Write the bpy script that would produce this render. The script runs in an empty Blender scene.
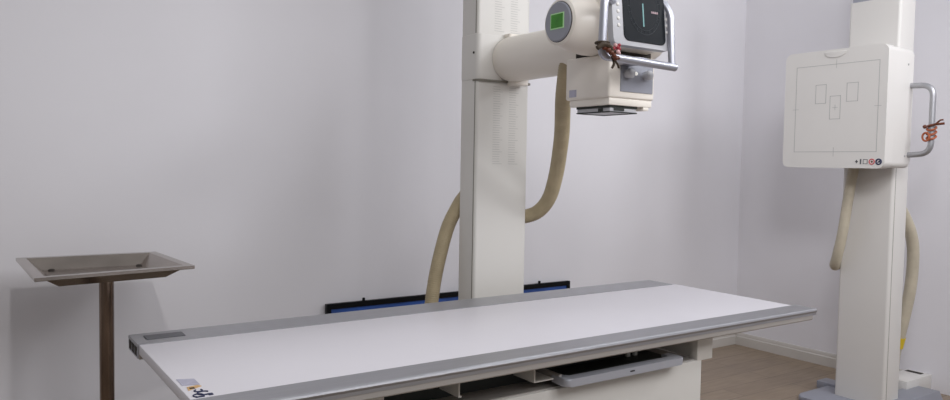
import bpy, bmesh, math, random
from mathutils import Vector, Matrix, Quaternion
random.seed(7)
PI = math.pi
scene = bpy.context.scene
COL = scene.collection

# ------------------------------------------------------------------ materials
def lin(c):
    c /= 255.0
    return c / 12.92 if c <= 0.04045 else ((c + 0.055) / 1.055) ** 2.4

def rgb(r, g, b):
    return (lin(r), lin(g), lin(b), 1.0)

MATS = {}
def mat(name, col, rough=0.5, metal=0.0, noise=0.0, nscale=8.0, bump=0.0, bscale=60.0,
        spec=0.5, emit=None, estr=0.0, stretch=(1, 1, 1), coat=0.0):
    m = bpy.data.materials.new(name)
    m.use_nodes = True
    nt = m.node_tree
    b = nt.nodes['Principled BSDF']
    b.inputs['Base Color'].default_value = col
    b.inputs['Roughness'].default_value = rough
    b.inputs['Metallic'].default_value = metal
    b.inputs['Specular IOR Level'].default_value = spec
    b.inputs['Coat Weight'].default_value = coat
    tc = nt.nodes.new('ShaderNodeTexCoord')
    mp = nt.nodes.new('ShaderNodeMapping')
    mp.inputs['Scale'].default_value = stretch
    nt.links.new(tc.outputs['Object'], mp.inputs['Vector'])
    if noise > 0:
        n = nt.nodes.new('ShaderNodeTexNoise')
        n.inputs['Scale'].default_value = nscale
        n.inputs['Detail'].default_value = 5
        nt.links.new(mp.outputs['Vector'], n.inputs['Vector'])
        r = nt.nodes.new('ShaderNodeValToRGB')
        r.color_ramp.elements[0].position = 0.3
        r.color_ramp.elements[1].position = 0.7
        r.color_ramp.elements[0].color = tuple(max(0, c * (1 - noise)) for c in col[:3]) + (1,)
        r.color_ramp.elements[1].color = tuple(min(1, c * (1 + noise)) for c in col[:3]) + (1,)
        nt.links.new(n.outputs['Fac'], r.inputs['Fac'])
        nt.links.new(r.outputs['Color'], b.inputs['Base Color'])
    if bump > 0:
        n2 = nt.nodes.new('ShaderNodeTexNoise')
        n2.inputs['Scale'].default_value = bscale
        n2.inputs['Detail'].default_value = 3
        nt.links.new(mp.outputs['Vector'], n2.inputs['Vector'])
        bp = nt.nodes.new('ShaderNodeBump')
        bp.inputs['Strength'].default_value = bump
        bp.inputs['Distance'].default_value = 0.002
        nt.links.new(n2.outputs['Fac'], bp.inputs['Height'])
        nt.links.new(bp.outputs['Normal'], b.inputs['Normal'])
    if emit:
        b.inputs['Emission Color'].default_value = emit
        b.inputs['Emission Strength'].default_value = estr
    MATS[name] = m
    return m

M_wall = mat('wall_paint', rgb(226, 224, 228), 0.65, noise=0.025, nscale=1.3, bump=0.15, bscale=45)
M_base = mat('baseboard_paint', rgb(196, 191, 185), 0.5, noise=0.03, nscale=5)
M_cream = mat('cream_enamel', rgb(216, 213, 207), 0.38, noise=0.02, nscale=3)
M_ivory = mat('ivory_plastic', rgb(236, 229, 219), 0.33, noise=0.02, nscale=3)
M_white = mat('white_enamel', rgb(216, 213, 209), 0.4, noise=0.015, nscale=3)
M_top = mat('white_laminate', rgb(222, 219, 224), 0.38, noise=0.015, nscale=2.5)
M_alu = mat('brushed_aluminium', rgb(172, 172, 176), 0.42, metal=0.75, noise=0.05, nscale=6, stretch=(1, 25, 25), bump=0.05)
M_alu2 = mat('satin_aluminium', rgb(178, 179, 188), 0.35, metal=0.7, noise=0.03, nscale=10)
M_silver = mat('silver_handle_paint', rgb(178, 180, 188), 0.35, metal=0.25)
M_fascia = mat('anodised_fascia', rgb(176, 171, 166), 0.5, metal=0.3, noise=0.05, nscale=5, stretch=(1, 20, 20))
M_steel = mat('worn_stainless_steel', rgb(158, 149, 141), 0.20, metal=0.92, noise=0.16, nscale=7, bump=0.08, bscale=40)
M_pole = mat('brown_steel_reflections', rgb(124, 106, 93), 0.22, metal=0.9, noise=0.36, nscale=5, stretch=(6, 6, 1))  # brown steel; upright streaks paint reflections into the colour
M_dark = mat('black_steel_and_shade', rgb(38, 42, 38), 0.55, noise=0.15, nscale=9)  # dark parts, and the painted shadow under the tabletop
M_gap = mat('dark_joint_rubber', rgb(48, 42, 36), 0.8)
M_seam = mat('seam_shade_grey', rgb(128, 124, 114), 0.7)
M_tick = mat('ruler_ink', rgb(192, 190, 185), 0.6)
M_line = mat('marking_ink', rgb(172, 172, 170), 0.6)
M_grey = mat('grey_plastic', rgb(150, 152, 162), 0.45, noise=0.03, nscale=6)
M_bezel = mat('silver_grey_bezel', rgb(186, 186, 190), 0.4, noise=0.02, nscale=6)
M_greyp = mat('grey_base_paint', rgb(142, 144, 154), 0.4, noise=0.05, nscale=6)
M_screen = mat('black_glass_screen', rgb(25, 28, 32), 0.4, spec=0.06)
M_frameb = mat('black_frame_lacquer', rgb(12, 13, 16), 0.5, spec=0.15)
M_blue = mat('blue_print', rgb(44, 84, 160), 0.45, noise=0.35, nscale=3)
M_teal = mat('teal_screen_segment', rgb(84, 132, 132), 0.4, emit=rgb(110, 180, 178), estr=0.10)
M_pink = mat('pink_screen_segment', rgb(130, 104, 108), 0.4, emit=rgb(190, 150, 156), estr=0.10)
M_dial = mat('screen_dial_grey', rgb(52, 56, 60), 0.5, spec=0.2)
M_green = mat('green_lcd', rgb(46, 116, 18), 0.35, noise=0.35, nscale=28, emit=rgb(52, 140, 20), estr=0.12)
M_greenrim = mat('lcd_pale_rim', rgb(176, 214, 160), 0.5, emit=rgb(150, 210, 130), estr=0.15)
M_blackp = mat('black_plastic', rgb(26, 26, 28), 0.45)
M_yel = mat('yellow_tape', rgb(214, 186, 40), 0.5, noise=0.08, nscale=30)
M_red = mat('red_bead', rgb(150, 40, 54), 0.5)
M_brown = mat('brown_bead', rgb(96, 46, 22), 0.5, noise=0.3, nscale=80)
M_umber = mat('umber_cord', rgb(58, 44, 26), 0.7)
M_pinkb = mat('pale_pink_bead', rgb(214, 172, 172), 0.5)
M_orange = mat('orange_cord', rgb(160, 84, 50), 0.6, noise=0.2, nscale=60)
M_navy = mat('navy_ink', rgb(30, 38, 76), 0.5)
M_redink = mat('red_ink', rgb(196, 70, 76), 0.5)
M_ink = mat('grey_ink', rgb(92, 92, 96), 0.6)
M_lilac = mat('lilac_label_paper', rgb(176, 174, 190), 0.6, noise=0.12, nscale=40)
M_amber = mat('amber_sticker', rgb(206, 166, 112), 0.55, noise=0.12, nscale=60)
M_lamp = mat('clear_white_lens', rgb(240, 240, 236), 0.2, emit=rgb(255, 250, 240), estr=0.4)

def hose_mat():
    m = mat('tan_corrugated_hose', rgb(174, 159, 128), 0.5, noise=0.12, nscale=12)
    return m
M_hose = hose_mat()
M_hose2 = mat('beige_corrugated_hose', rgb(188, 179, 160), 0.5, noise=0.1, nscale=12)

def floor_mat():
    m = bpy.data.materials.new('brown_stone_floor_tile')
    m.use_nodes = True
    nt = m.node_tree
    b = nt.nodes['Principled BSDF']
    tc = nt.nodes.new('ShaderNodeTexCoord')
    br = nt.nodes.new('ShaderNodeTexBrick')
    br.offset = 0.5
    br.inputs['Scale'].default_value = 1.0
    br.inputs['Brick Width'].default_value = 0.9
    br.inputs['Row Height'].default_value = 0.15
    br.inputs['Mortar Size'].default_value = 0.0025
    br.inputs['Color1'].default_value = rgb(146, 128, 108)
    br.inputs['Color2'].default_value = rgb(134, 117, 99)
    br.inputs['Mortar'].default_value = rgb(104, 91, 78)
    nt.links.new(tc.outputs['Object'], br.inputs['Vector'])
    mp = nt.nodes.new('ShaderNodeMapping')
    mp.inputs['Scale'].default_value = (2.0, 14.0, 1)
    nt.links.new(tc.outputs['Object'], mp.inputs['Vector'])
    n = nt.nodes.new('ShaderNodeTexNoise')
    n.inputs['Scale'].default_value = 3.0
    n.inputs['Detail'].default_value = 6
    nt.links.new(mp.outputs['Vector'], n.inputs['Vector'])
    mx = nt.nodes.new('ShaderNodeMixRGB')
    mx.blend_type = 'OVERLAY'
    mx.inputs['Fac'].default_value = 0.35
    nt.links.new(br.outputs['Color'], mx.inputs['Color1'])
    nt.links.new(n.outputs['Fac'], mx.inputs['Color2'])
    nt.links.new(mx.outputs['Color'], b.inputs['Base Color'])
    b.inputs['Roughness'].default_value = 0.38
    return m
M_floor = floor_mat()

# ------------------------------------------------------------------ mesh helpers
def add_box(bm, x0, x1, y0, y1, z0, z1, bev=0.0, seg=2, rot=None, pivot=None):
    vs = [bm.verts.new((x, y, z)) for x in (x0, x1) for y in (y0, y1) for z in (z0, z1)]
    idx = [(0, 1, 3, 2), (4, 6, 7, 5), (0, 4, 5, 1), (2, 3, 7, 6), (0, 2, 6, 4), (1, 5, 7, 3)]
    fs = [bm.faces.new([vs[i] for i in f]) for f in idx]
    allv = set(vs)
    if bev > 0:
        es = list({e for f in fs for e in f.edges})
        r = bmesh.ops.bevel(bm, geom=es, offset=bev, segments=seg, profile=0.5, affect='EDGES')
        allv = {v for v in vs if v.is_valid} | set(r['verts'])
    if rot is not None:
        bmesh.ops.transform(bm, matrix=Matrix.Translation(pivot) @ rot.to_4x4() @ Matrix.Translation(-Vector(pivot)), verts=list(allv))
    return list(allv)

def add_prism(bm, pts, axis, a, b, bev=0.0, seg=2):
    """extrude polygon pts (2-D) along axis 'x','y','z' from a to b"""
    def P(p, t):
        return {'x': (t, p[0], p[1]), 'y': (p[0], t, p[1]), 'z': (p[0], p[1], t)}[axis]
    va = [bm.verts.new(P(p, a)) for p in pts]
    vb = [bm.verts.new(P(p, b)) for p in pts]
    fs = [bm.faces.new(va), bm.faces.new(list(reversed(vb)))]
    n = len(pts)
    for i in range(n):
        fs.append(bm.faces.new((va[i], vb[i], vb[(i + 1) % n], va[(i + 1) % n])))
    if bev > 0:
        es = list({e for f in fs[:2] for e in f.edges})
        bmesh.ops.bevel(bm, geom=es, offset=bev, segments=seg, profile=0.5, affect='EDGES')
    bmesh.ops.recalc_face_normals(bm, faces=bm.faces[:])

def rrect(x0, x1, y0, y1, r, n=6):
    out = []
    for cx, cy, a0 in ((x1 - r, y1 - r, 0), (x0 + r, y1 - r, PI / 2), (x0 + r, y0 + r, PI), (x1 - r, y0 + r, 1.5 * PI)):
        for k in range(n + 1):
            a = a0 + PI / 2 * k / n
            out.append((cx + r * math.cos(a), cy + r * math.sin(a)))
    return out

def catmull(pts, n=10):
    P = [Vector(p) for p in pts]
    P = [2 * P[0] - P[1]] + P + [2 * P[-1] - P[-2]]
    out = []
    for i in range(1, len(P) - 2):
        for k in range(n):
            t = k / n
            p0, p1, p2, p3 = P[i - 1:i + 3]
            out.append(0.5 * ((2 * p1) + (-p0 + p2) * t + (2 * p0 - 5 * p1 + 4 * p2 - p3) * t * t + (-p0 + 3 * p1 - 3 * p2 + p3) * t ** 3))
    out.append(P[-2])
    return out

def fillet(pts, r, n=8):
    P = [Vector(p) for p in pts]
    out = [P[0]]
    for i in range(1, len(P) - 1):
        a = (P[i - 1] - P[i]).normalized()
        b = (P[i + 1] - P[i]).normalized()
        s = P[i] + a * r
        e = P[i] + b * r
        for k in range(n + 1):
            t = k / n
            out.append(s * (1 - t) ** 2 + P[i] * 2 * t * (1 - t) + e * t * t)
    out.append(P[-1])
    return out

def add_tube(bm, path, rad, nseg=16, cap=True):
    """sweep a circle; rad a number or a function of index fraction/arc length"""
    P = [Vector(p) for p in path]
    T = []
    for i in range(len(P)):
        T.append((P[min(i + 1, len(P) - 1)] - P[max(i - 1, 0)]).normalized())
    up = Vector((0, 0, 1)) if abs(T[0].z) < 0.9 else Vector((1, 0, 0))
    N = (up - T[0] * up.dot(T[0])).normalized()
    rings = []
    s = 0
    for i in range(len(P)):
        if i:
            s += (P[i] - P[i - 1]).length
            q = T[i - 1].rotation_difference(T[i])
            N = q @ N
        N = (N - T[i] * N.dot(T[i])).normalized()
        B = T[i].cross(N)
        R = rad(s) if callable(rad) else rad
        rings.append([bm.verts.new(P[i] + (N * math.cos(2 * PI * k / nseg) + B * math.sin(2 * PI * k / nseg)) * R) for k in range(nseg)])
    for a, b in zip(rings, rings[1:]):
        for k in range(nseg):
            bm.faces.new((a[k], a[(k + 1) % nseg], b[(k + 1) % nseg], b[k]))
    if cap:
        bm.faces.new(list(reversed(rings[0])))
        bm.faces.new(rings[-1])

def resample(pts, step):
    out = [pts[0]]
    acc = 0
    for a, b in zip(pts, pts[1:]):
        L = (b - a).length
        if L < 1e-9:
            continue
        d = step - acc
        while d <= L:
            out.append(a.lerp(b, d / L))
            d += step
        acc = (acc + L) % step if L >= step - acc else acc + L
    out.append(pts[-1])
    return out

def add_lathe(bm, prof, origin, axis, n=48, capa=True, capb=True):
    """prof: list (t along axis, radius)"""
    axis = Vector(axis).normalized()
    u = axis.orthogonal().normalized()
    v = axis.cross(u)
    o = Vector(origin)
    rings = [[bm.verts.new(o + axis * t + (u * math.cos(2 * PI * k / n) + v * math.sin(2 * PI * k / n)) * r) for k in range(n)] for t, r in prof]
    for a, b in zip(rings, rings[1:]):
        for k in range(n):
            bm.faces.new((a[k], a[(k + 1) % n], b[(k + 1) % n], b[k]))
    if capa:
        bm.faces.new(list(reversed(rings[0])))
    if capb:
        bm.faces.new(rings[-1])

def add_ball(bm, c, r, sub=2):
    bmesh.ops.create_icosphere(bm, subdivisions=sub, radius=r, matrix=Matrix.Translation(c))

def world_origin(o):
    p = Vector((0, 0, 0))
    while o:
        p += o.location
        o = o.parent
    return p

def obj(name, bm, m, parent=None, smooth=35.0):
    bmesh.ops.recalc_face_normals(bm, faces=bm.faces[:])
    off = world_origin(parent)
    if off.length:
        bmesh.ops.translate(bm, verts=bm.verts[:], vec=-off)
    ang = math.radians(smooth)
    for f in bm.faces:
        f.smooth = True
    for e in bm.edges:
        if len(e.link_faces) == 2:
            e.smooth = e.calc_face_angle(0) < ang
        else:
            e.smooth = False
    me = bpy.data.meshes.new(name)
    bm.to_mesh(me)
    bm.free()
    me.materials.append(m)
    o = bpy.data.objects.new(name, me)
    COL.objects.link(o)
    if parent:
        o.parent = parent
    return o

def BM():
    return bmesh.new()

def boxobj(name, m, parent, *a, **k):
    bm = BM()
    add_box(bm, *a, **k)
    return obj(name, bm, m, parent)

def thing(name, label, cat, loc=(0, 0, 0), group=None):
    o = bpy.data.objects.new(name, None)
    o.empty_display_size = 0.1
    COL.objects.link(o)
    o.location = loc
    o['label'] = label
    o['category'] = cat
    if group:
        o['group'] = group
    return o

def struct(name, bm, m):
    o = obj(name, bm, m)
    o['kind'] = 'structure'
    return o

# ------------------------------------------------------------------ the room
XW, YW = 4.62, 3.373
b = BM(); add_box(b, -3.2, XW, -3.6, YW, -0.06, 0.0); struct('floor', b, M_floor)
b = BM(); add_box(b, -3.2, XW + 0.12, YW, YW + 0.12, -0.06, 2.9); struct('wall_back', b, M_wall)
b = BM(); add_box(b, XW, XW + 0.12, -3.6, YW, -0.06, 2.9); struct('wall_right', b, M_wall)
prof = [(0, 0), (0, 0.088), (-0.006, 0.088), (-0.010, 0.082), (-0.010, 0.064), (-0.016, 0.058), (-0.016, 0.0)]
b = BM(); add_prism(b, [(YW + p[0], p[1]) for p in prof], 'x', -3.2, XW); struct('baseboard_back', b, M_base)
b = BM(); add_prism(b, [(XW + p[0], p[1]) for p in prof], 'y', 2.20, YW - 0.016); struct('baseboard_right', b, M_base)

# ------------------------------------------------------------------ steel tray stand
TZ = 0.90
tray_c = Vector((0.41, 2.91))
TR = thing('tray_stand', 'tarnished steel square tray on one thick brown pole by the white back wall', 'tray stand', (tray_c.x, tray_c.y, 0))
# rim quad measured on the plane of the rim
q = [Vector((0.161, 3.172)), Vector((0.180, 2.616)), Vector((0.667, 2.686)), Vector((0.634, 3.160))]
def loop_in(s, z):
    out = []
    for i in range(4):
        p, a, c = q[i], q[i - 1], q[(i + 1) % 4]
        d1 = (a - p).normalized(); d2 = (c - p).normalized()
        v = p + (d1 + d2) * s
        out.append((v.x, v.y, z))
    return out
b = BM()
loops = [loop_in(0.003, TZ - 0.012), loop_in(0.0, TZ - 0.010), loop_in(0.0, TZ), loop_in(0.030, TZ), loop_in(0.075, TZ - 0.040)]
outer = [loop_in(0.032, TZ - 0.0125), loop_in(0.077, TZ - 0.0435)]
seq = list(reversed(outer)) + loops
rings = [[b.verts.new(p) for p in L] for L in seq]
for A, B_ in zip(rings, rings[1:]):
    for k in range(4):
        b.faces.new((A[k], A[(k + 1) % 4], B_[(k + 1) % 4], B_[k]))
b.faces.new(rings[-1]); b.faces.new(list(reversed(rings[0])))
tray = obj('tray', b, M_steel, TR, smooth=20)
for (x, y) in ((0.262, 2.732), (0.265, 3.07), (0.555, 3.06), (0.57, 2.78)):
    b = BM(); add_lathe(b, [(0, 0.011), (0.004, 0.010), (0.006, 0.006)], (x, y, TZ - 0.040), (0, 0, 1), 16)
    obj('rivet', b, M_gap, tray)
b = BM(); add_lathe(b, [(0.02, 0.024), (TZ - 0.055, 0.024)], (0.4195, 2.90, 0), (0, 0, 1), 32)
obj('pole', b, M_pole, TR)
b = BM(); add_lathe(b, [(0, 0.06), (0.012, 0.06)], (0.4195, 2.90, TZ - 0.0555), (0, 0, 1), 32)
obj('mounting_plate', b, M_pole, TR)
b = BM(); add_lathe(b, [(0, 0.20), (0.012, 0.20), (0.022, 0.06), (0.05, 0.028)], (0.4195, 2.90, 0), (0, 0, 1), 40)
obj('base', b, M_steel, TR)

# ------------------------------------------------------------------ x-ray table
x0, x1 = 0.415, 2.693
yfo, yfi, ybi, ybo = 1.613, 1.710, 2.290, 2.413
zt = 0.736
TB = thing('examination_table', 'long white x-ray examination table with grey aluminium side rails', 'x-ray table', (1.51, 2.0, 0))
top = boxobj('tabletop', M_top, TB, x0, x1, yfi - 0.004, ybi + 0.004, 0.706, zt - 0.001, bev=0.003)
boxobj('top_core', M_base, TB, x0 + 0.02, x1 - 0.02, yfi + 0.002, ybi - 0.002, 0.690, 0.707)
def rail(ya, yb, sgn, xa, xb):
    # cross-section: flat top with rounded outer lip, fascia below set back
    p = [(ya, 0), (ya, zt)]
    o = yb
    s = sgn
    p = [(ya, 0.712), (ya, zt + 0.0005), (o - s * 0.006, zt), (o - s * 0.002, zt - 0.003), (o, zt - 0.008), (o - s * 0.002, zt - 0.013),
         (o - s * 0.004, zt - 0.015), (o - s * 0.004, 0.712)]
    bm = BM(); add_prism(bm, p, 'x', xa, xb)
    return obj('side_rail', bm, M_alu, TB, smooth=25)
rf = rail(yfi - 0.005, yfo, -1, x0 - 0.004, x1 + 0.016)
b = BM(); add_prism(b, [(yfo + 0.0055, 0.7125), (yfo + 0.0055, 0.697), (yfo + 0.010, 0.693), (yfi, 0.693), (yfi, 0.712)], 'x', x0, x1 - 0.004)
obj('fascia_strip', b, M_fascia, rf)
rb = rail(ybi + 0.005, ybo + 0.03, 1, x0 - 0.003, x1 - 0.02)
b = BM(); add_prism(b, [(ybo + 0.012, 0.712), (ybo + 0.012, 0.697), (ybo + 0.008, 0.693), (ybi, 0.693), (ybi, 0.712)], 'x', x0, x1 - 0.03)
obj('fascia_strip', b, M_fascia, rb)
# open end profile of the back rail: two hollow channels and their webs
for ya, yb in ((ybi + 0.018, ybi + 0.048), (ybi + 0.060, ybi + 0.088), (ybi + 0.100, ybi + 0.132)):
    boxobj('rail_channel', M_gap, rb, x0 - 0.0045, x0 + 0.003, ya, yb, 0.700, 0.726)
boxobj('rail_end_plate', M_alu2, rb, x0 - 0.0035, x0 + 0.01, ybi + 0.008, ybi + 0.142, 0.694, 0.716)
boxobj('rail_clamp', M_ink, rb, x0 + 0.03, x0 + 0.14, ybi + 0.050, ybi + 0.105, zt, zt + 0.003, bev=0.002)
# stickers on the corner of the top
zs = zt - 0.0008
b = BM(); add_prism(b, [(0.424, 1.825), (0.462, 1.815), (0.462, 1.868), (0.424, 1.884)], 'z', zs, zs + 0.0012)
obj('paper_label', b, M_lilac, top)
b = BM(); add_prism(b, [(0.427, 1.778), (0.462, 1.800), (0.456, 1.812), (0.430, 1.806)], 'z', zs, zs + 0.0012)
w = obj('warning_sticker', b, M_amber, top)
boxobj('sticker_text', M_gap, w, 0.433, 0.444, 1.786, 1.797, zs + 0.001, zs + 0.0016)
b = BM()
for c, r0, a0, a1 in (((0.452, 1.742), 0.014, 0.6, 5.4), ((0.437, 1.730), 0.011, 0.2, 4.2), ((0.446, 1.766), 0.009, 2.0, 7.0)):
    n = 14
    P = [(c[0] + r0 * math.cos(a0 + (a1 - a0) * k / n), c[1] + r0 * math.sin(a0 + (a1 - a0) * k / n), zs + 0.001) for k in range(n + 1)]
    add_tube(b, P, 0.0017, 6)
add_box(b, 0.458, 0.468, 1.720, 1.732, zs, zs + 0.002)
add_box(b, 0.428, 0.448, 1.716, 1.721, zs, zs + 0.002)
obj('emblem_marks', b, M_navy, top)

# pedestal, under-frame and cassette drawer
yp = 1.700
ped = boxobj('pedestal', M_cream, TB, 0.875, 2.146, yp, 2.26, 0.0, 0.595, bev=0.004)
boxobj('pedestal_deck', M_fascia, ped, 0.90, 2.12, yp + 0.012, 2.25, 0.594, 0.598)
boxobj('chassis_shade_box', M_dark, TB, 0.90, 1.94, 1.80, 2.24, 0.598, 0.691)  # interior shadow of the gap put into this box's dark colour
for xa, xb in ((0.815, 0.893), (2.121, 2.203)):
    boxobj('support_block', M_cream, TB, xa, xb, yp, yp + 0.036, 0.592, 0.6905, bev=0.002)
# side frame plates with a rectangular opening
for xa in (0.855, 2.128):
    b = BM()
    y0_, y1_, h0, h1 = yp + 0.036, 2.26, yp + 0.075, yp + 0.20
    add_box(b, xa, xa + 0.02, y0_, y1_, 0.598, 0.640)
    add_box(b, xa, xa + 0.02, y0_, y1_, 0.676, 0.6905)
    add_box(b, xa, xa + 0.02, y0_, h0, 0.640, 0.676)
    add_box(b, xa, xa + 0.02, h1, y1_, 0.640, 0.676)
    obj('frame_plate', b, M_cream, TB)
# two channel brackets hanging under the top
for xa in (1.122, 1.388):
    b = BM()
    add_box(b, xa, xa + 0.004, yp, 1.90, 0.626, 0.6905)
    add_box(b, xa + 0.004, xa + 0.075 if xa > 1.3 else xa + 0.01, yp, 1.90, 0.626, 0.630)
    obj('channel_bracket', b, M_cream, TB)
for xa in (1.858, 1.892):
    boxobj('guide_post', M_cream, TB, xa, xa + 0.014, 1.78, 1.79, 0.598, 0.6905)
DR = boxobj('cassette_drawer', M_dark, TB, 1.475, 1.985, 1.70, 2.10, 0.612, 0.624)
boxobj('drawer_runner', M_fascia, DR, 1.475, 1.487, 1.69, 2.0, 0.624, 0.640)
b = BM()
hp = []
for (px, py) in ((1.472, 1.72), (1.472, 1.648), (1.995, 1.648), (1.995, 1.72)):
    hp.append((px, py, 0.0))
path = fillet(hp, 0.022, 8)
inner = fillet([(1.502, 1.72, 0), (1.502, 1.685, 0), (1.959, 1.685, 0), (1.959, 1.72, 0)], 0.012, 8)
poly = [(p.x, p.y) for p in path] + [(p.x, p.y) for p in reversed(inner)]
add_prism(b, poly, 'z', 0.611, 0.635, bev=0.004, seg=3)
hd = obj('handle', b, M_silver, DR)
boxobj('keyhole', M_blackp, hd, 1.735, 1.755, 1.6472, 1.6485, 0.622, 0.626)

# ------------------------------------------------------------------ tube stand: column, carriage, arm, tube head
XS = thing('x_ray_tube_stand', 'cream x-ray column with an arm holding the tube head over the long table', 'x-ray machine', (1.92, 2.66, 0))
cx0, cx1, cy0, cy1 = 1.783, 2.059, 2.600, 2.716
def front_round(xa, xb, ya, yb, r, n=5):
    out = [(xb, yb), (xa, yb)]
    for c, a0 in (((xa + r, ya + r), PI), ((xb - r, ya + r), 1.5 * PI)):
        for k in range(n + 1):
            a = a0 + PI / 2 * k / n
            out.append((c[0] + r * math.cos(a), c[1] + r * math.sin(a)))
    return out
b = BM()
add_prism(b, front_round(cx0, cx1, cy0, cy1, 0.014), 'z', 0.03, 2.35)
column = obj('column', b, M_cream, XS)
b = BM(); add_box(b, 1.62, 2.22, 2.50, 2.84, 0.0, 0.05, bev=0.012, seg=3); obj('base_carriage', b, M_greyp, XS)
# thin seam down the left of the front cover
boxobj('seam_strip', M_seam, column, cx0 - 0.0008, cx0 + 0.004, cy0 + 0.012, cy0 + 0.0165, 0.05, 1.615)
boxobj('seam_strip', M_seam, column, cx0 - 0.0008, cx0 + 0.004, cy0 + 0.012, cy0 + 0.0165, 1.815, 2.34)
# printed height scales
for xa, zlo, zhi in ((1.868, 1.2, 1.60), (1.952, 1.2, 1.60), (1.868, 1.83, 2.4), (1.952, 1.83, 2.4)):
    b = BM()
    for k in range(104):
        z = 1.27 + k * 0.0102
        if z < zlo or z > zhi:
            continue
        w_ = 0.050 if k % 5 == 0 else 0.036
        add_box(b, xa, xa + w_, cy0 - 0.0006, cy0 + 0.001, z, z + 0.0022)
    o = obj('height_scale', b, M_tick, column)
b = BM()
add_prism(b, front_round(cx0 - 0.002, cx1 + 0.004, cy0 - 0.006, cy1, 0.022), 'z', 1.624, 1.812, bev=0.002)
carr = obj('carriage', b, M_cream, XS)
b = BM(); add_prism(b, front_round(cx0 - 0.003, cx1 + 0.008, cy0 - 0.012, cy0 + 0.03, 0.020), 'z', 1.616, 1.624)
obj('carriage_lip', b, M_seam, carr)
b = BM(); add_lathe(b, [(0, 0.006), (0.003, 0.005)], (cx0 - 0.001, 2.625, 1.735), (-1, 0, 0), 16)
obj('lock_screw', b, M_gap, carr)
# arm
ax, az = 1.945, 1.715
b = BM()
add_lathe(b, [(0.0, 0.088), (0.02, 0.094), (0.05, 0.096), (0.12, 0.095), (0.52, 0.092), (0.58, 0.092)], (ax, 2.600, az), (0, -1, 0), 48)
arm = obj('arm', b, M_ivory, XS)
b = BM()
add_prism(b, rrect(ax - 0.03, ax + 0.04, 2.555, 2.60, 0.012), 'z', az + 0.09, az + 0.105)
obj('arm_bracket', b, M_ivory, arm)
b = BM()
add_prism(b, rrect(ax - 0.01, ax + 0.07, 2.545, 2.60, 0.012), 'z', az - 0.107, az - 0.085)
obj('arm_bracket', b, M_ivory, arm)
# tube housing (axis along the table)
hy, hz = 1.939, 1.748
b = BM()
add_lathe(b, [(0.0, 0.071), (0.005, 0.078), (0.016, 0.081), (0.028, 0.084), (0.07, 0.094), (0.12, 0.099), (0.34, 0.099), (0.40, 0.10), (0.44, 0.09), (0.452, 0.07)], (1.656, hy, hz), (1, 0, 0), 64)
hous = obj('tube_housing', b, M_ivory, XS)
b = BM(); add_lathe(b, [(0.0, 0.062), (0.003, 0.066), (0.010, 0.0665)], (1.650, hy, hz), (1, 0, 0), 48)
disc = obj('display_disc', b, M_grey, hous)
b = BM(); add_lathe(b, [(0.0, 0.0662), (0.003, 0.0690), (0.010, 0.0690)], (1.654, hy, hz), (1, 0, 0), 48)
obj('disc_gasket', b, M_gap, hous)
boxobj('lcd_rim', M_greenrim, disc, 1.6485, 1.651, hy - 0.0335, hy + 0.0335, hz - 0.024, hz + 0.028)
boxobj('lcd_screen', M_green, disc, 1.6475, 1.650, hy - 0.0295, hy + 0.0295, hz - 0.0205, hz + 0.0245)
# neck between housing and collimator
boxobj('collar_gasket', M_gap, hous, 1.822, 2.020, 1.862, 2.035, 1.640, 1.668)
# collimator
b = BM()
add_box(b, 1.808, 2.030, 1.850, 2.072, 1.502, 1.650, bev=0.008, seg=3)
colm = obj('collimator', b, M_ivory, XS)
b = BM(); add_box(b, 1.816, 2.024, 1.856, 2.056, 1.478, 1.503, bev=0.003); obj('collimator_skirt', b, M_ivory, colm)
boxobj('filter_rail', M_dark, colm, 1.830, 1.962, 1.866, 2.034, 1.470, 1.479)
lp = boxobj('lens_plate', M_bezel, colm, 1.832, 1.960, 1.868, 2.032, 1.456, 1.4705, bev=0.002)
b = BM()
add_box(b, 1.830, 1.834, 1.866, 2.034, 1.4535, 1.4575)
add_box(b, 1.958, 1.962, 1.866, 2.034, 1.4535, 1.4575)
add_box(b, 1.832, 1.960, 1.866, 1.870, 1.4535, 1.4575)
add_box(b, 1.832, 1.960, 2.030, 2.034, 1.4535, 1.4575)
obj('lens_edge', b, M_dark, lp)
boxobj('lens_slot', M_dark, lp, 1.8315, 1.834, 1.90, 1.925, 1.458, 1.469)
boxobj('lens_slot', M_dark, lp, 1.85, 1.90, 1.8665, 1.870, 1.460, 1.469)
boxobj('latch', M_ivory, colm, 1.985, 2.012, 1.858, 1.90, 1.466, 1.479, bev=0.002)
pan = boxobj('knob_panel', M_grey, colm, 1.860, 2.018, 1.8465, 1.852, 1.525, 1.640, bev=0.002)
for kx in (1.886, 1.976):
    b = BM(); add_lathe(b, [(0, 0.014), (0.010, 0.014), (0.012, 0.017), (0.026, 0.016), (0.028, 0.013)], (kx, 1.847, 1.586), (0, -1, 0), 28)
    k_ = obj('knob', b, M_bezel, pan)
b = BM(); add_lathe(b, [(0, 0.007), (0.004, 0.006)], (1.931, 1.847, 1.590), (0, -1, 0), 16); obj('indicator_lamp', b, M_lamp, pan)
boxobj('rating_label', M_lilac, colm, 1.8073, 1.809, 2.012, 2.050, 1.512, 1.538)
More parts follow.
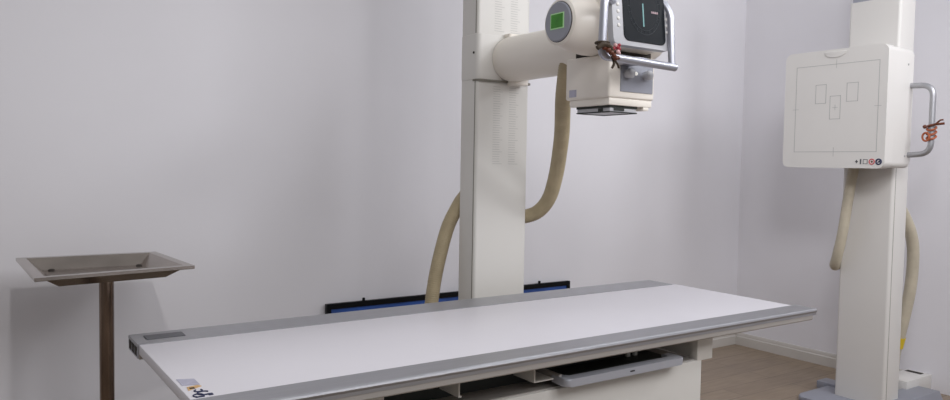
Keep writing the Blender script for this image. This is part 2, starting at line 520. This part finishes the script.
# control console, tilted back
tilt = Matrix.Rotation(math.radians(-6), 3, 'X')
piv = Vector((1.885, 1.775, 1.667))
def cbox(name, m, parent, xa, xb, ya, yb, za, zb, bev=0.0, seg=2):
    bm = BM(); add_box(bm, xa, xb, ya, yb, za, zb, bev=bev, seg=seg, rot=tilt, pivot=piv)
    return obj(name, bm, m, parent)
def cprism(name, m, parent, poly, ya, yb, bev=0.0):
    bm = BM(); add_prism(bm, poly, 'y', ya, yb, bev=bev)
    bmesh.ops.transform(bm, matrix=Matrix.Translation(piv) @ tilt.to_4x4() @ Matrix.Translation(-piv), verts=bm.verts[:])
    return obj(name, bm, m, parent)
con = cprism('console', M_bezel, XS, rrect(1.752, 2.022, 1.667, 1.960, 0.018), 1.775, 1.800, bev=0.003)
cprism('console_back', M_ivory, con, rrect(1.762, 2.012, 1.672, 1.950, 0.016), 1.798, 1.870)
scr = cprism('screen', M_screen, con, rrect(1.799, 1.997, 1.683, 1.925, 0.022), 1.772, 1.777)
b = BM()
sc_c = (1.898, 1.800)
for r_ in (0.078, 0.066):
    n = 56
    P = [(sc_c[0] + r_ * math.cos(2 * PI * k / n), 1.7718, sc_c[1] + r_ * 1.15 * math.sin(2 * PI * k / n)) for k in range(n + 1)]
    add_tube(b, P, 0.0009, 5)
for k in range(24):
    a = 2 * PI * k / 24
    P = [(sc_c[0] + r_ * math.cos(a), 1.7718, sc_c[1] + r_ * 1.15 * math.sin(a)) for r_ in (0.068, 0.076)]
    add_tube(b, P, 0.0010, 5)
bmesh.ops.transform(b, matrix=Matrix.Translation(piv) @ tilt.to_4x4() @ Matrix.Translation(-piv), verts=b.verts[:])
obj('dial_marks', b, M_dial, scr)
cbox('pointer', M_teal, scr, 1.8893, 1.8947, 1.7708, 1.7725, 1.737, 1.815)
b = BM()
for k in range(4):
    add_box(b, 1.932 + k * 0.0085, 1.9385 + k * 0.0085, 1.7710, 1.7725, 1.787, 1.794, rot=tilt, pivot=piv)
obj('readout_digits', b, M_pink, scr)
for bx in (1.777, 2.0095):
    for k in range(5):
        b = BM(); add_lathe(b, [(0, 0.0065), (0.003, 0.006), (0.004, 0.004)], (bx, 1.7755, 1.730 + k * 0.023), (0, -1, 0), 14)
        bmesh.ops.transform(b, matrix=Matrix.Translation(piv) @ tilt.to_4x4() @ Matrix.Translation(-piv), verts=b.verts[:])
        obj('button', b, M_white, con)
# steering handle of bent tube around the console
hyy = 1.762
b = BM()
P = fillet([(1.765, 1.80, 1.806), (1.694, hyy, 1.806), (1.686, hyy, 1.620), (2.032, hyy, 1.612)], 0.026, 8)
add_tube(b, P, 0.0135, 18)
hnd = obj('handle', b, M_alu2, con)
b = BM()
add_tube(b, fillet([(2.005, 1.80, 1.835), (2.016, hyy + 0.012, 1.80), (2.016, hyy, 1.612)], 0.03, 8), 0.012, 16)
obj('handle_upright', b, M_alu2, con)
b = BM(); add_box(b, 1.84, 1.90, hyy, 1.86, 1.612, 1.632, bev=0.004); obj('handle_bracket', b, M_alu2, con)

# hoses belonging to the stand
def hose(name, pts, r, m, parent, pitch=0.0095, amp=0.028):
    path = resample(catmull(pts, 14), pitch / 4)
    bm = BM()
    add_tube(bm, path, lambda s: r * (1 + amp * math.cos(2 * PI * s / pitch)), 20)
    return obj(name, bm, m, parent, smooth=70)
hA = hose('cable_hose', [(1.90, 2.16, 1.70), (1.912, 2.19, 1.62), (1.953, 2.25, 1.525), (2.012, 2.32, 1.412), (2.055, 2.38, 1.332), (2.096, 2.45, 1.227), (2.128, 2.53, 1.125), (2.122, 2.60, 1.060), (2.075, 2.655, 1.034), (2.045, 2.67, 1.038)], 0.031, M_hose, XS)
b = BM(); add_lathe(b, [(0, 0.034), (0.012, 0.034)], (2.058, 2.668, 1.036), (1, -0.25, 0), 24); obj('hose_collar', b, M_gap, hA)
hB = hose('cable_hose', [(1.83, 2.705, 1.155), (1.812, 2.735, 1.118), (1.797, 2.76, 1.074), (1.764, 2.78, 0.99), (1.732, 2.79, 0.867), (1.709, 2.80, 0.735), (1.695, 2.80, 0.60), (1.70, 2.79, 0.40), (1.74, 2.76, 0.20), (1.80, 2.72, 0.045)], 0.030, M_hose, XS)

# ------------------------------------------------------------------ ornaments tied to the handles
def charm(name, label, c, spec, sc=1.0):
    t = thing(name, label, 'charm', c)
    for nm, m, pts in spec:
        bm = BM()
        for (dx, dy, dz, r_) in pts:
            add_ball(bm, (c[0] + dx * sc, c[1] + dy * sc, c[2] + dz * sc), r_ * sc, 2)
        obj(nm, bm, m, t)
    return t
hc = (1.705, hyy - 0.024, 1.630)
CH = charm('beaded_charm', 'bunch of red, brown and pale beads tied to the tube head handle', hc, [
    ('brown_beads', M_brown, [(-0.040, -0.004, 0.012, 0.010), (-0.026, -0.010, 0.004, 0.011), (-0.012, -0.012, -0.004, 0.011), (0.000, -0.014, -0.014, 0.010), (0.012, -0.012, -0.022, 0.010), (0.030, -0.008, -0.020, 0.007)]),
    ('red_beads', M_red, [(0.014, -0.014, 0.018, 0.009), (0.026, -0.012, 0.012, 0.009), (-0.004, -0.015, 0.010, 0.008), (0.032, -0.008, 0.028, 0.007)]),
    ('pale_beads', M_pinkb, [(0.004, -0.016, 0.024, 0.008), (0.016, -0.018, 0.000, 0.009), (0.028, -0.013, -0.003, 0.006)])], 0.85)
b = BM()
add_tube(b, [(1.688 + 0.0205 * math.cos(2 * PI * k / 24), hyy + 0.0205 * math.sin(2 * PI * k / 24), hc[2] + 0.03) for k in range(25)], 0.0045, 8)
add_tube(b, catmull([(hc[0] - 0.062, hyy - 0.026, hc[2] + 0.006), (hc[0] - 0.045, hyy - 0.030, hc[2] + 0.018), (hc[0] - 0.022, hyy - 0.034, hc[2] + 0.016), (hc[0] - 0.004, hyy - 0.034, hc[2])], 6), 0.008, 8)
add_tube(b, catmull([(hc[0] + 0.004, hyy - 0.022, hc[2] - 0.012), (hc[0] + 0.012, hyy - 0.025, hc[2] - 0.034), (hc[0] + 0.006, hyy - 0.022, hc[2] - 0.050)], 6), 0.004, 8)
add_tube(b, catmull([(hc[0] + 0.008, hyy - 0.022, hc[2] - 0.016), (hc[0] + 0.026, hyy - 0.025, hc[2] - 0.034), (hc[0] + 0.036, hyy - 0.022, hc[2] - 0.046)], 6), 0.0035, 8)
obj('cord', b, M_umber, CH)

# ------------------------------------------------------------------ wall bucky stand
WS = thing('wall_bucky_stand', 'white upright chest stand with a square marked receptor panel, standing by the right wall', 'x-ray stand', (4.05, 2.12, 0))
wx0, wx1, wy0, wy1 = 3.972, 4.130, 1.978, 2.250
b = BM(); add_prism(b, rrect(wx0, wx1, wy0, wy1, 0.016, 5), 'z', 0.028, 2.166); wcol = obj('column', b, M_white, WS)
b = BM(); add_box(b, wx0 + 0.012, wx1 - 0.012, wy0 + 0.012, wy1 - 0.012, 2.16, 2.42); obj('column_rail', b, M_grey, WS)
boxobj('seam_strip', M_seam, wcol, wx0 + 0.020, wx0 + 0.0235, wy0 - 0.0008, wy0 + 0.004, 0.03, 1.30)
# base plate: rounded foot + side foot
b = BM(); add_prism(b, rrect(3.77, 4.30, 2.02, 2.36, 0.06, 6), 'z', 0.0, 0.030, bev=0.008, seg=3); obj('base_plate', b, M_greyp, WS)
b = BM(); add_box(b, 4.10, 4.20, 2.26, 2.43, 0.0, 0.045, bev=0.006); obj('base_lug', b, M_greyp, WS)
b = BM(); add_prism(b, [(1.90, 0.0), (1.925, 0.055), (2.06, 0.055), (2.06, 0.0)], 'x', 4.05, 4.47, bev=0.005); obj('side_foot', b, M_greyp, WS)
# receptor
px0, px1, py0, py1, pz0, pz1 = 3.700, 3.955, 1.890, 2.437, 1.280, 1.886
b = BM()
add_prism(b, rrect(py0, py1, pz0, pz1, 0.036, 10), 'x', px0, px0 + 0.075, bev=0.016, seg=5)
rec = obj('receptor_panel', b, M_white, WS)
b = BM()
add_prism(b, rrect(py0 + 0.004, py1 - 0.004, pz0 + 0.004, pz1 - 0.004, 0.028, 6), 'x', px0 + 0.06, px1, bev=0.010, seg=3)
obj('receptor_body', b, M_white, WS)
boxobj('receptor_mount', M_cream, WS, px1 - 0.02, wx0 + 0.02, 2.02, 2.22, 1.30, 1.84)
# markings on the face
def strip_rect(bm, ya, yb, za, zb, w=0.0026):
    xa, xb = px0 - 0.0006, px0 + 0.001
    add_box(bm, xa, xb, ya, yb, za, za + w)
    add_box(bm, xa, xb, ya, yb, zb - w, zb)
    add_box(bm, xa, xb, ya, ya + w, za, zb)
    add_box(bm, xa, xb, yb - w, yb, za, zb)
b = BM()
strip_rect(b, 1.930, 2.372, 1.361, 1.811)
ym, zm = 2.151, 1.587
for (ya, yb, za, zb) in ((ym - 0.001, ym + 0.001, 1.79, 1.835), (ym - 0.001, ym + 0.001, 1.338, 1.385), (1.915, 1.950, zm - 0.001, zm + 0.001), (2.352, 2.388, zm - 0.001, zm + 0.001)):
    add_box(b, px0 - 0.0006, px0 + 0.001, ya, yb, za, zb)
obj('field_outline', b, M_line, rec)
for (ya, yb, za, zb) in ((2.201, 2.260, 1.612, 1.711), (2.033, 2.093, 1.615, 1.710), (2.122, 2.180, 1.529, 1.649)):
    b = BM(); strip_rect(b, ya, yb, za, zb)
    obj('chamber_outline', b, M_line, rec)
b = BM()
add_box(b, px0 - 0.0006, px0 + 0.001, ym - 0.014, ym + 0.014, zm + 0.001, zm + 0.003)
add_box(b, px0 - 0.0006, px0 + 0.001, ym - 0.001, ym + 0.001, zm - 0.012, zm + 0.016)
obj('centre_cross', b, M_line, rec)
# half-moon thumb grip at the top edge
n = 18
b = BM()
poly = [(2.158 + 0.060 * math.cos(PI + PI * k / n), pz1 - 0.012 + 0.030 * math.sin(PI + PI * k / n)) for k in range(n + 1)]
add_prism(b, poly, 'x', px0 - 0.005, px0 + 0.02, bev=0.004, seg=4)
obj('thumb_grip', b, M_white, rec)
# row of symbols under the outline
zsym = 1.313
b = BM()
add_box(b, px0 - 0.0008, px0 + 0.001, 2.020, 2.034, zsym - 0.0025, zsym + 0.0025)
add_box(b, px0 - 0.0008, px0 + 0.001, 2.0245, 2.0295, zsym - 0.008, zsym + 0.008)
add_box(b, px0 - 0.0008, px0 + 0.001, 2.003, 2.010, zsym - 0.013, zsym + 0.013)
obj('symbol_marks', b, M_ink, rec)
b = BM(); strip_rect(b, 1.972, 1.995, zsym - 0.012, zsym + 0.012, 0.003); obj('square_symbol', b, M_ink, rec)
def ring(name, yc, rr, w, m, dotm=None):
    bm = BM(); nn = 28
    add_tube(bm, [(px0, yc + rr * math.cos(2 * PI * k / nn), zsym + rr * math.sin(2 * PI * k / nn)) for k in range(nn + 1)], w, 6)
    return obj(name, bm, m, rec)
ring('red_ring_symbol', 1.951, 0.0125, 0.0028, M_redink)
b = BM(); add_lathe(b, [(0, 0.0055), (0.0012, 0.005)], (px0 + 0.0003, 1.951, zsym), (-1, 0, 0), 16); obj('dot_symbol', b, M_brown, rec)
ring('round_badge', 1.917, 0.0125, 0.0040, M_navy)
b = BM(); add_prism(b, [(1.925, zsym - 0.004), (1.911, zsym + 0.009), (1.909, zsym - 0.004)], 'x', px0 - 0.0008, px0 + 0.001); obj('badge_arrow', b, M_navy, rec)
# side screws and handle
for z in (1.80, 1.345):
    b = BM(); add_lathe(b, [(0, 0.006), (0.003, 0.005)], (3.90, py0 + 0.0045, z), (0, -1, 0), 14); obj('side_screw', b, M_line, rec)
b = BM()
add_tube(b, fillet([(3.935, 1.905, 1.698), (3.935, 1.788, 1.692), (3.935, 1.788, 1.358), (3.935, 1.905, 1.350)], 0.055, 10), 0.0140, 18)
obj('handle', b, M_alu, WS)
# hoses
hC = hose('cable_hose', [(3.94, 2.165, 1.31), (3.925, 2.17, 1.24), (3.91, 2.18, 1.11), (3.905, 2.20, 0.93), (3.925, 2.237, 0.795), (3.965, 2.270, 0.745), (4.01, 2.277, 0.745), (4.045, 2.245, 0.755)], 0.026, M_hose2, WS)
hD = hose('cable_hose', [(4.09, 2.03, 1.075), (4.14, 2.025, 1.07), (4.20, 2.022, 1.015), (4.25, 2.012, 0.93), (4.29, 2.014, 0.812), (4.315, 2.034, 0.613), (4.315, 2.074, 0.379), (4.315, 2.10, 0.248), (4.315, 2.11, 0.10)], 0.030, M_hose2, WS)
b = BM(); add_tube(b, [(4.315, 2.080, 0.345), (4.315, 2.093, 0.285)], 0.0335, 24); obj('tape_wrap', b, M_yel, hD)

oc = Vector((3.935, 1.788, 1.465))
CH2 = thing('cord_charm', 'orange and brown knotted cord tied on the handle of the white chest stand', 'charm', oc)
b = BM()
for j in range(3):
    zc = oc.z + 0.022 * (j - 1) - 0.006
    add_tube(b, [(oc.x + 0.0195 * math.cos(2 * PI * k / 20), oc.y + 0.0195 * math.sin(2 * PI * k / 20), zc + 0.010 * math.cos(2 * PI * k / 20)) for k in range(21)], 0.0052, 8)
add_tube(b, [(oc.x - 0.025, oc.y + 0.014 + 0.016 * math.cos(2 * PI * k / 20), oc.z - 0.026 + 0.020 * math.sin(2 * PI * k / 20)) for k in range(21)], 0.005, 8)
obj('wound_cord', b, M_orange, CH2)
b = BM()
add_tube(b, catmull([(oc.x - 0.02, oc.y + 0.01, oc.z + 0.026), (oc.x - 0.02, oc.y - 0.025, oc.z + 0.034), (oc.x - 0.01, oc.y - 0.062, oc.z + 0.038)], 6), 0.006, 8)
add_tube(b, catmull([(oc.x - 0.02, oc.y - 0.02, oc.z + 0.030), (oc.x - 0.02, oc.y - 0.045, oc.z + 0.052), (oc.x - 0.01, oc.y - 0.055, oc.z + 0.056)], 6), 0.0045, 8)
add_ball(b, (oc.x - 0.022, oc.y + 0.022, oc.z + 0.024), 0.010)
obj('loose_ends', b, M_brown, CH2)

# ------------------------------------------------------------------ cable duct behind the stand
DU = thing('cable_duct', 'low white cable duct box on the floor against the right wall', 'cable duct', (4.5, 2.12, 0))
b = BM(); add_box(b, 4.33, XW - 0.001, 2.035, 2.175, 0.0, 0.098, bev=0.003); obj('duct_body', b, M_white, DU)
boxobj('duct_slot', M_gap, DU, 4.56, 4.60, 2.07, 2.16, 0.0975, 0.0990)

# ------------------------------------------------------------------ framed blue panel against the back wall
FP = thing('framed_panel', 'wide black-framed blue panel standing against the back wall behind the table', 'framed picture', (2.21, 3.33, 0))
fx0, fx1 = 1.437, 2.978
lean = Matrix.Rotation(math.radians(-2.0), 3, 'X')
fpv = Vector((2.2, 3.31, 0.0))
def fbox(bm, *a, **k):
    add_box(bm, *a, rot=lean, pivot=fpv, **k)
b = BM()
fbox(b, fx0, fx1, 3.31, 3.335, 0.560, 0.585)
fbox(b, fx0, fx1, 3.31, 3.335, 0.002, 0.030)
fbox(b, fx0, fx0 + 0.022, 3.31, 3.335, 0.030, 0.560)
fbox(b, fx1 - 0.022, fx1, 3.31, 3.335, 0.030, 0.560)
obj('frame', b, M_frameb, FP)
b = BM(); fbox(b, fx0 + 0.02, fx1 - 0.02, 3.318, 3.326, 0.028, 0.562); obj('blue_sheet', b, M_blue, FP)
for hx in (1.636, 2.754):
    b = BM()
    fbox(b, hx - 0.006, hx + 0.006, 3.318, 3.330, 0.584, 0.600, bev=0.002)
    obj('hanging_lug', b, M_frameb, FP)

# ------------------------------------------------------------------ light
def area(name, loc, target, size, power, col, shape='DISK'):
    L = bpy.data.lights.new(name, 'AREA')
    L.shape = shape
    L.size = size
    L.energy = power
    L.color = col
    o = bpy.data.objects.new(name, L)
    COL.objects.link(o)
    o.location = loc
    o.rotation_euler = (Vector(target) - Vector(loc)).to_track_quat('-Z', 'Y').to_euler()
    return o
def spot(name, loc, target, angle, blend, radius, power, col):
    L = bpy.data.lights.new(name, 'SPOT')
    L.spot_size = math.radians(angle)
    L.spot_blend = blend
    L.shadow_soft_size = radius
    L.energy = power
    L.color = col
    o = bpy.data.objects.new(name, L)
    COL.objects.link(o)
    o.location = loc
    o.rotation_euler = (Vector(target) - Vector(loc)).to_track_quat('-Z', 'Y').to_euler()
    return o
spot('aimed_spot', (0.28, 0.60, 2.70), (0.60, 3.1, 0.70), 76, 1.0, 0.06, 50, (1.0, 0.98, 0.97))  # ceiling lamp that throws the tray shadow
area('ceiling_lamp', (2.75, 1.10, 2.7), (2.4, 2.4, 0.6), 0.50, 6, (0.93, 0.95, 1.0))
area('ceiling_lamp', (3.95, 0.45, 2.7), (2.4, 2.4, 0.6), 0.50, 16, (0.93, 0.95, 1.0))
area('fill_panel', (2.75, -0.7, 2.8), (2.9, 3.2, 1.2), 1.2, 31, (0.97, 0.97, 1.0), 'SQUARE')  # added fill light for the back wall, no fixture known
area('fill_panel', (1.25, -0.7, 2.8), (2.7, 3.2, 1.2), 1.2, 21, (0.97, 0.97, 1.0), 'SQUARE')  # second added fill, softens the column shadow
spot('aimed_spot', (0.90, 0.30, 2.75), (4.45, 3.2, 1.25), 56, 1.0, 0.30, 120, (0.97, 0.97, 1.0))  # added fill spot, brightens the right wall and corner
w = bpy.data.worlds.new('room_fill')
scene.world = w
w.use_nodes = True
wn = w.node_tree
bg = wn.nodes['Background']
wtc = wn.nodes.new('ShaderNodeTexCoord')
wsx = wn.nodes.new('ShaderNodeSeparateXYZ')
wmr = wn.nodes.new('ShaderNodeMapRange')
wmr.inputs['From Min'].default_value = -0.6
wmr.inputs['From Max'].default_value = 0.7
wmr.inputs['To Min'].default_value = 0.14
wmr.inputs['To Max'].default_value = 0.44
wn.links.new(wtc.outputs['Generated'], wsx.inputs['Vector'])
wn.links.new(wsx.outputs['Z'], wmr.inputs['Value'])
wn.links.new(wmr.outputs['Result'], bg.inputs['Strength'])
bg.inputs['Color'].default_value = (0.97, 0.97, 1.0, 1)

# ------------------------------------------------------------------ camera
cam = bpy.data.cameras.new('camera')
cam.sensor_fit = 'HORIZONTAL'
cam.sensor_width = 36.0
cam.lens = 36.0 * 751.0 / 950.0
cam.clip_start = 0.02
co = bpy.data.objects.new('camera', cam)
COL.objects.link(co)
r_ = Vector((0.8251, -0.5648, 0.01718)).normalized()
yaw, pitch, roll = 0.601, 0.0484, 0.0172
f_ = Vector((math.sin(yaw) * math.cos(pitch), math.cos(yaw) * math.cos(pitch), -math.sin(pitch)))
rr = Vector((math.cos(yaw), -math.sin(yaw), 0))
uu = rr.cross(f_)
r2 = rr * math.cos(roll) + uu * math.sin(roll)
u2 = -rr * math.sin(roll) + uu * math.cos(roll)
mw = Matrix((r2, u2, -f_)).transposed().to_4x4()
mw.translation = (0, 0, 1.27)
co.matrix_world = mw
scene.camera = co

vs = scene.view_settings
vs.view_transform = 'Standard'
vs.look = 'None'
vs.gamma = 1.0
vs.use_curve_mapping = False
vs.exposure = -0.03
